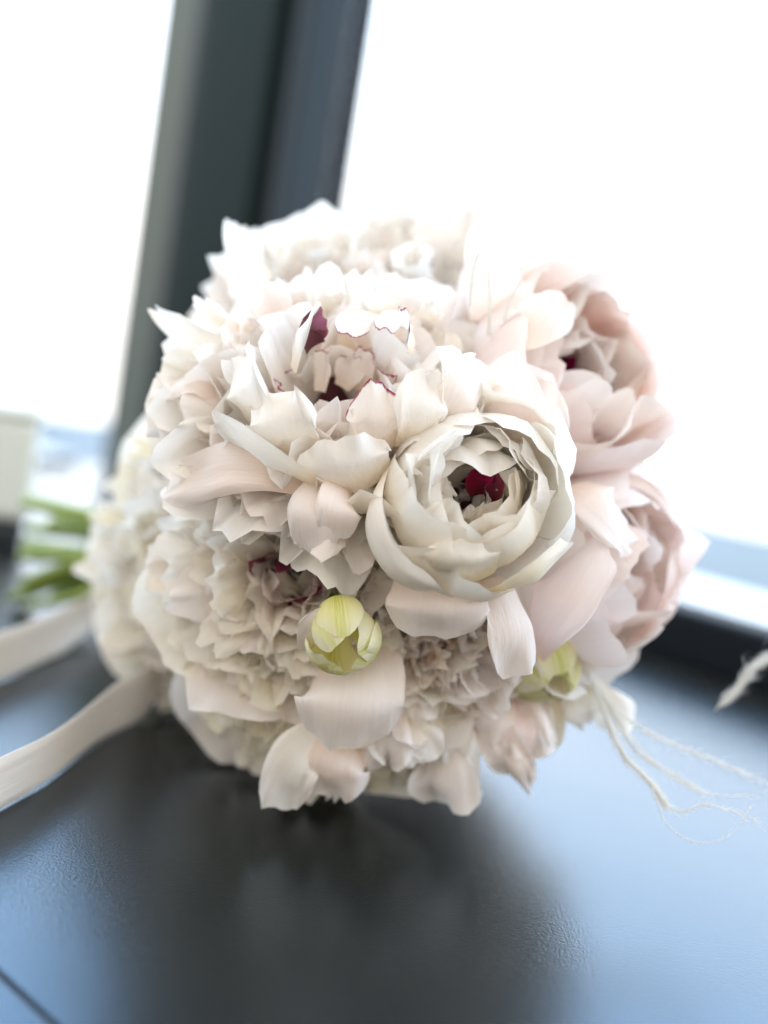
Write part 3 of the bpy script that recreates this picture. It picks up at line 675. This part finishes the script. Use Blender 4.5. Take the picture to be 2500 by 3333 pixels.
bomb(f, ['white', 'cream'], ['butter', 'cream', 'white', 'white'], ['butter'], n=54, N=120); f.stem()
f = FL['lowleft'] = peony('drooping cream peony touching the worktop with long ragged petals', 930, 2310, 0.405, (-0.3, -0.40, 0.85), 0.050, seed=11)
bomb(f, ['blush', 'cream'], ['cream', 'butter', 'butter'], ['cream'], n=48)
f.custom([(1150, 2080, .398), (1130, 2270, .3700), (1110, 2440, .380)], .0232, (.1, .2, -.9), 'blush', nu=19, nv=17, cup=.75, ruff=.10, base_w=.8, crinkle=.02, frills=.08)
f.custom([(1060, 2400, .400), (960, 2480, .392), (890, 2640, .398)], .0120, (.2, .3, -.9), 'white', cup=.6, ruff=.3, crinkle=.09, base_w=.8, frills=.2)
f.custom([(1120, 2410, .400), (1090, 2500, .392), (1080, 2600, .400)], .0150, (.1, .3, -.9), 'blush', cup=.6, ruff=.3, crinkle=.09, base_w=.8, frills=.2)
frill(f, (1120, 2390, .408), (1330, 2330, .405), 6, .018, .0085, ['blush', 'white'], seed=9, drop=(.1, -1, .2))
f.stem()
f = FL['lower'] = peony('tight blush peony with brownish crumpled centre below the cream peony', 1410, 2150, 0.392, (0.12, -0.30, 0.93), 0.039, seed=12)
ball(f, ['blush', 'pink', 'blush'], ['blush', 'cream', 'blush'], ['brown', 'brown', 'blush'], 'stamen')
f.custom([(1420, 1840, .372), (1425, 1970, .359), (1415, 2085, .366)], .0215, (0, -.1, -1), 'blush', nu=17, nv=17, cup=.75, ruff=.10, jag=.06, base_w=.75, roundness=.4)
f.custom([(1620, 1880, .376), (1680, 2040, .364), (1690, 2210, .368)], .0120, (-.5, .0, -1), 'blush', cup=.9, ruff=.2, base_w=.7)
f.stem(); f.calyx()
f = peony('yellowish cream peony low down behind the feathery strands', 1850, 2190, 0.440, (0.5, -0.45, 0.7), 0.043, seed=13)
bomb(f, ['cream', 'butter'], ['butter', 'cream'], ['butter'], hi=False, n=30)
frill(f, (1720, 2260, .430), (1930, 2210, .440), 6, .018, .0085, ['cream', 'white', 'white'], drop=(.1, -1, .1), seed=33, jag=.05, teeth=.015)
f.stem()
f = peony('small butter yellow peony between the two pink ones', 2040, 1490, 0.51, (0.85, 0.1, 0.4), 0.038, seed=14)
bomb(f, ['butter', 'cream'], ['butter', 'cream'], ['butter'], hi=False, n=30); f.stem()
f = peony('white frilled peony under the pink peony', 2000, 2080, 0.47, (0.7, -0.5, 0.5), 0.042, seed=15)
bomb(f, ['white', 'cream'], ['white', 'cream'], ['cream'], hi=False, n=30); f.stem()
f = peony('pale pink peony at the upper outer edge against the bright sky', 1870, 1060, 0.49, (0.6, 0.5, 0.5), 0.047, seed=16)
bowl(f, ['blush', 'white'], ['blush', 'pink', 'white'], ['pink'], hi=False, N=50); f.stem()
f = peony('pale pink peony hanging low just above the ribbon reflection', 690, 2210, 0.475, (-0.5, -0.65, 0.5), 0.040, seed=17)
bowl(f, ['blush', 'white'], ['white', 'blush'], ['blush'], hi=False); f.stem()
f = peony('blush peony pressed on the worktop under the crumpled one', 1590, 2300, 0.425, (0.25, -0.6, 0.7), 0.042, seed=18)
bomb(f, ['blush', 'white'], ['blush', 'white'], ['blush'], hi=False, n=30)
frill(f, (1400, 2370, .420), (1720, 2330, .424), 8, .020, .0090, ['blush', 'white', 'blush'], drop=(.2, -1, .1), seed=31, jag=.05, teeth=.015)
frill(f, (1560, 2300, .418), (1760, 2260, .424), 5, .020, .0090, ['blush', 'pink'], drop=(.3, -1, .1), seed=32, jag=.05, teeth=.015)
f.stem()
f = peony('soft white peony next to the cut green stems', 440, 1780, 0.53, (-0.85, 0.0, 0.3), 0.043, seed=19)
bowl(f, ['white'], ['white', 'cream'], ['white'], hi=False); f.stem()

f = peony('cream peony added under the middle of the bouquet to block sky reflections', 1180, 2330, 0.485, (-0.1, -0.75, 0.3), 0.050, seed=20)  # added to fill the hollow underside so the worktop reflects no sky there
bomb(f, ['cream', 'blush'], ['cream', 'blush'], ['cream'], hi=False); f.stem()
f = peony('blush peony added under the pink and yellowish peonies to block sky reflections', 1560, 2270, 0.505, (0.15, -0.75, 0.3), 0.052, seed=21)  # second added underside bloom, closes the bright gap in the reflection
bomb(f, ['blush', 'white'], ['blush', 'white'], ['blush'], hi=False); f.stem()

# tulip buds ----------------------------------------------------------------
def tulip(label, px, py, d, axis, R, seed):
    t = Flower('tulip', label, 'tulip', px, py, d, axis, R, back=1.5, seed=seed)
    t.ring(3, 2.75, 0.98, 0, 158, 0.10, 0.0, 'lime', nu=15, nv=15, cup=1.15, ruff=0.05, dth=4, roundness=0.6, spread=0.08, jag=0.03, dL=0.05)
    t.ring(3, 2.60, 0.90, 8, 150, 0.08, 0.05, 'lime', nu=15, nv=15, cup=1.1, ruff=0.08, dth=4, roundness=0.6, spread=0.08, jag=0.03, dL=0.05)
    t.pistil(3, 0.8, 0.10, 'brown', rho=0.08)
    t.stem(0.0022)
    return t
tulip('pale lime tulip bud nestled under the frilled peony', 1120, 2105, 0.362, (0.1, -0.42, 0.9), 0.0135, 31)
tulip('half hidden greenish tulip on the column side', 655, 1370, 0.415, (-0.3, 0.55, 0.75), 0.019, 32)
tulip('yellowish tulip low beside the feathery strands', 1790, 2200, 0.415, (0.4, -0.5, 0.75), 0.016, 33)

# ------------------------------------------------------------------ ribbons
def ribbon(label, path, width, ups):
    C = catmull([p if len(p) == 3 and abs(p[0]) < 5 else at(*p) for p in path], 40)
    U = nrm(catmull(ups, 40)); n = 40
    V, F, UV = [], [], []
    k = 7
    for i in range(n):
        for j in range(k):
            s = j / (k - 1) - 0.5
            q = C[i] + U[i] * s * width
            q[2] = max(q[2], 0.0012)
            V.append(q); UV.append((s + 0.5, i / (n - 1)))
    o = mesh_obj('ribbon', V, grid_faces(n, k), M['ribbon'], uv=UV)
    sm = o.modifiers.new('thickness', 'SOLIDIFY'); sm.thickness = 0.0004
    tag(o, label, 'ribbon', None)
    return o
def top3(px, py, z):
    r = at(px, py, 1.0) - CAMP; t = (z - CAMP[2]) / r[2]
    return CAMP + r * t
rb1 = [BIND + np.array([0.0, -0.01, -0.012]), top3(380, 1930, 0.030), top3(230, 2040, 0.016), top3(60, 2120, 0.013), top3(-150, 2190, 0.012), top3(-420, 2270, 0.012)]
ribbon('greyish pink satin ribbon trailing from the stems over the worktop', rb1, 0.029, [(0.2, 0, 1), (0.1, 0.1, 1), (0, 0.2, 1), (0, 0.2, 1), (0, 0.2, 1)])
rb2 = [BIND + np.array([0.01, -0.015, -0.02]), top3(520, 2200, 0.020), top3(340, 2330, 0.012), top3(180, 2460, 0.011), top3(20, 2560, 0.010), top3(-180, 2640, 0.010), top3(-420, 2720, 0.012)]
ribbon('white satin ribbon with a twist lying by the dark reflection', rb2, 0.030, [(0.2, 0, 1), (0.1, 0.1, 1), (0.1, 0.5, 0.9), (0.2, 0.2, 1), (-0.1, -0.6, 0.8), (0, -0.7, 0.7)])
# binding round the stems
ax = nrm(at(150, 1830, 0.70) * np.array([1, 1, 0]) + np.array([0, 0, 0.022]) - BIND)
wr_path = [BIND + ax * t for t in np.linspace(-0.012, 0.03, 8)]
V, F = tube_data(wr_path, [0.013, 0.0142, 0.0138, 0.0144, 0.0138, 0.0144, 0.0140, 0.0128], 20)
tag(mesh_obj('ribbon_binding', V, F, M['ribbon'], uv=[(i % 20 / 20, 0.6) for i in range(len(V))]), 'satin binding wrapped round the gathered stems', 'ribbon')

# ------------------------------------------------------------------ feathery strands
def strand(label, pts, rad, seed, barbs=40, blen=0.004, group=None):
    rs = np.random.default_rng(seed)
    C = catmull([at(*p) for p in pts], 30); C[:, 2] = np.maximum(C[:, 2], 0.002)
    r = rad * (1 - 0.8 * np.linspace(0, 1, 30) ** 1.5)
    V, F = tube_data(C, r, 6); V = [np.array(v) for v in V]; F = list(F)
    tan = nrm(np.gradient(C, axis=0))
    for b in range(barbs):
        i = int(rs.integers(1, 29)); dirn = nrm(tan[i] * rs.uniform(1.2, 2.4) + rs.normal(0, 0.35, 3)); l = blen * rs.uniform(.4, 1.2)
        side = nrm(np.cross(dirn, rs.normal(0, 1, 3))) * 0.00007
        a = C[i]; q = len(V)
        m_ = a + dirn * l * 0.5 + rs.normal(0, 0.1, 3) * l; e = a + dirn * l
        V += [a - side, a + side, m_ - side, m_ + side, e]; F += [(q, q + 1, q + 3, q + 2), (q + 2, q + 3, q + 4)]
    V = np.array(V); V[:, 2] = np.maximum(V[:, 2], 0.0012)
    o = mesh_obj('feather_strand', V, F, M['feather'], uv=[(0.5, 0.6)] * len(V))
    tag(o, label, 'feather', group)
G = 'feathery white strands in the bouquet'
strand('thick white feathery strand curving down to the worktop from the bouquet', [(1900, 2150, .44), (1960, 2300, .425), (2020, 2440, .41), (2110, 2540, .40), (2160, 2610, .392)], 0.0008, 1, 1100, 0.008, G)
strand('long thin white strand arching over the blue reflection', [(1910, 2180, .44), (2000, 2300, .425), (2120, 2390, .42), (2260, 2450, .42), (2380, 2500, .42), (2560, 2580, .42)], 0.0005, 2, 500, 0.007, G)
strand('short pale strand lying beside the thick feathery one', [(1900, 2170, .44), (2010, 2350, .43), (2080, 2450, .42), (2190, 2520, .42), (2290, 2580, .42)], 0.0005, 3, 500, 0.007, G)
strand('wispy strand end curling on the bright worktop', [(2160, 2600, .392), (2210, 2640, .39), (2300, 2620, .39), (2380, 2640, .39), (2460, 2670, .385)], 0.0003, 4, 120, 0.006, G)
strand('hair-thin looped wisp at the foot of the thick feathery strand', [(2120, 2560, .395), (2170, 2680, .385), (2260, 2740, .380), (2370, 2720, .382), (2450, 2620, .388)], 0.00022, 9, 40, 0.004, G)
strand('hair-thin wisp crossing between the two long strands', [(1990, 2300, .42), (2110, 2460, .41), (2260, 2570, .40), (2420, 2590, .40), (2560, 2560, .40)], 0.00025, 10, 60, 0.005, G)
strand('white feather tip lying across the black window rail', [(2330, 2310, .44), (2400, 2240, .435), (2450, 2180, .43), (2540, 2110, .42)], 0.0004, 5, 700, 0.010, G)
strand('upright white strand in front of the top blush peony', [(1590, 1090, .405), (1595, 980, .40), (1590, 850, .40), (1610, 730, .402)], 0.0007, 6, 260, 0.004, G)
strand('slanting straw-like strand beside the upright white one', [(1630, 1080, .405), (1660, 980, .40), (1700, 900, .398), (1745, 815, .396)], 0.0006, 7, 120, 0.004, G)
strand('short frayed strand at the top of the open white peony', [(1530, 1000, .392), (1535, 920, .39), (1545, 860, .388), (1560, 820, .386)], 0.0006, 8, 300, 0.004, G)
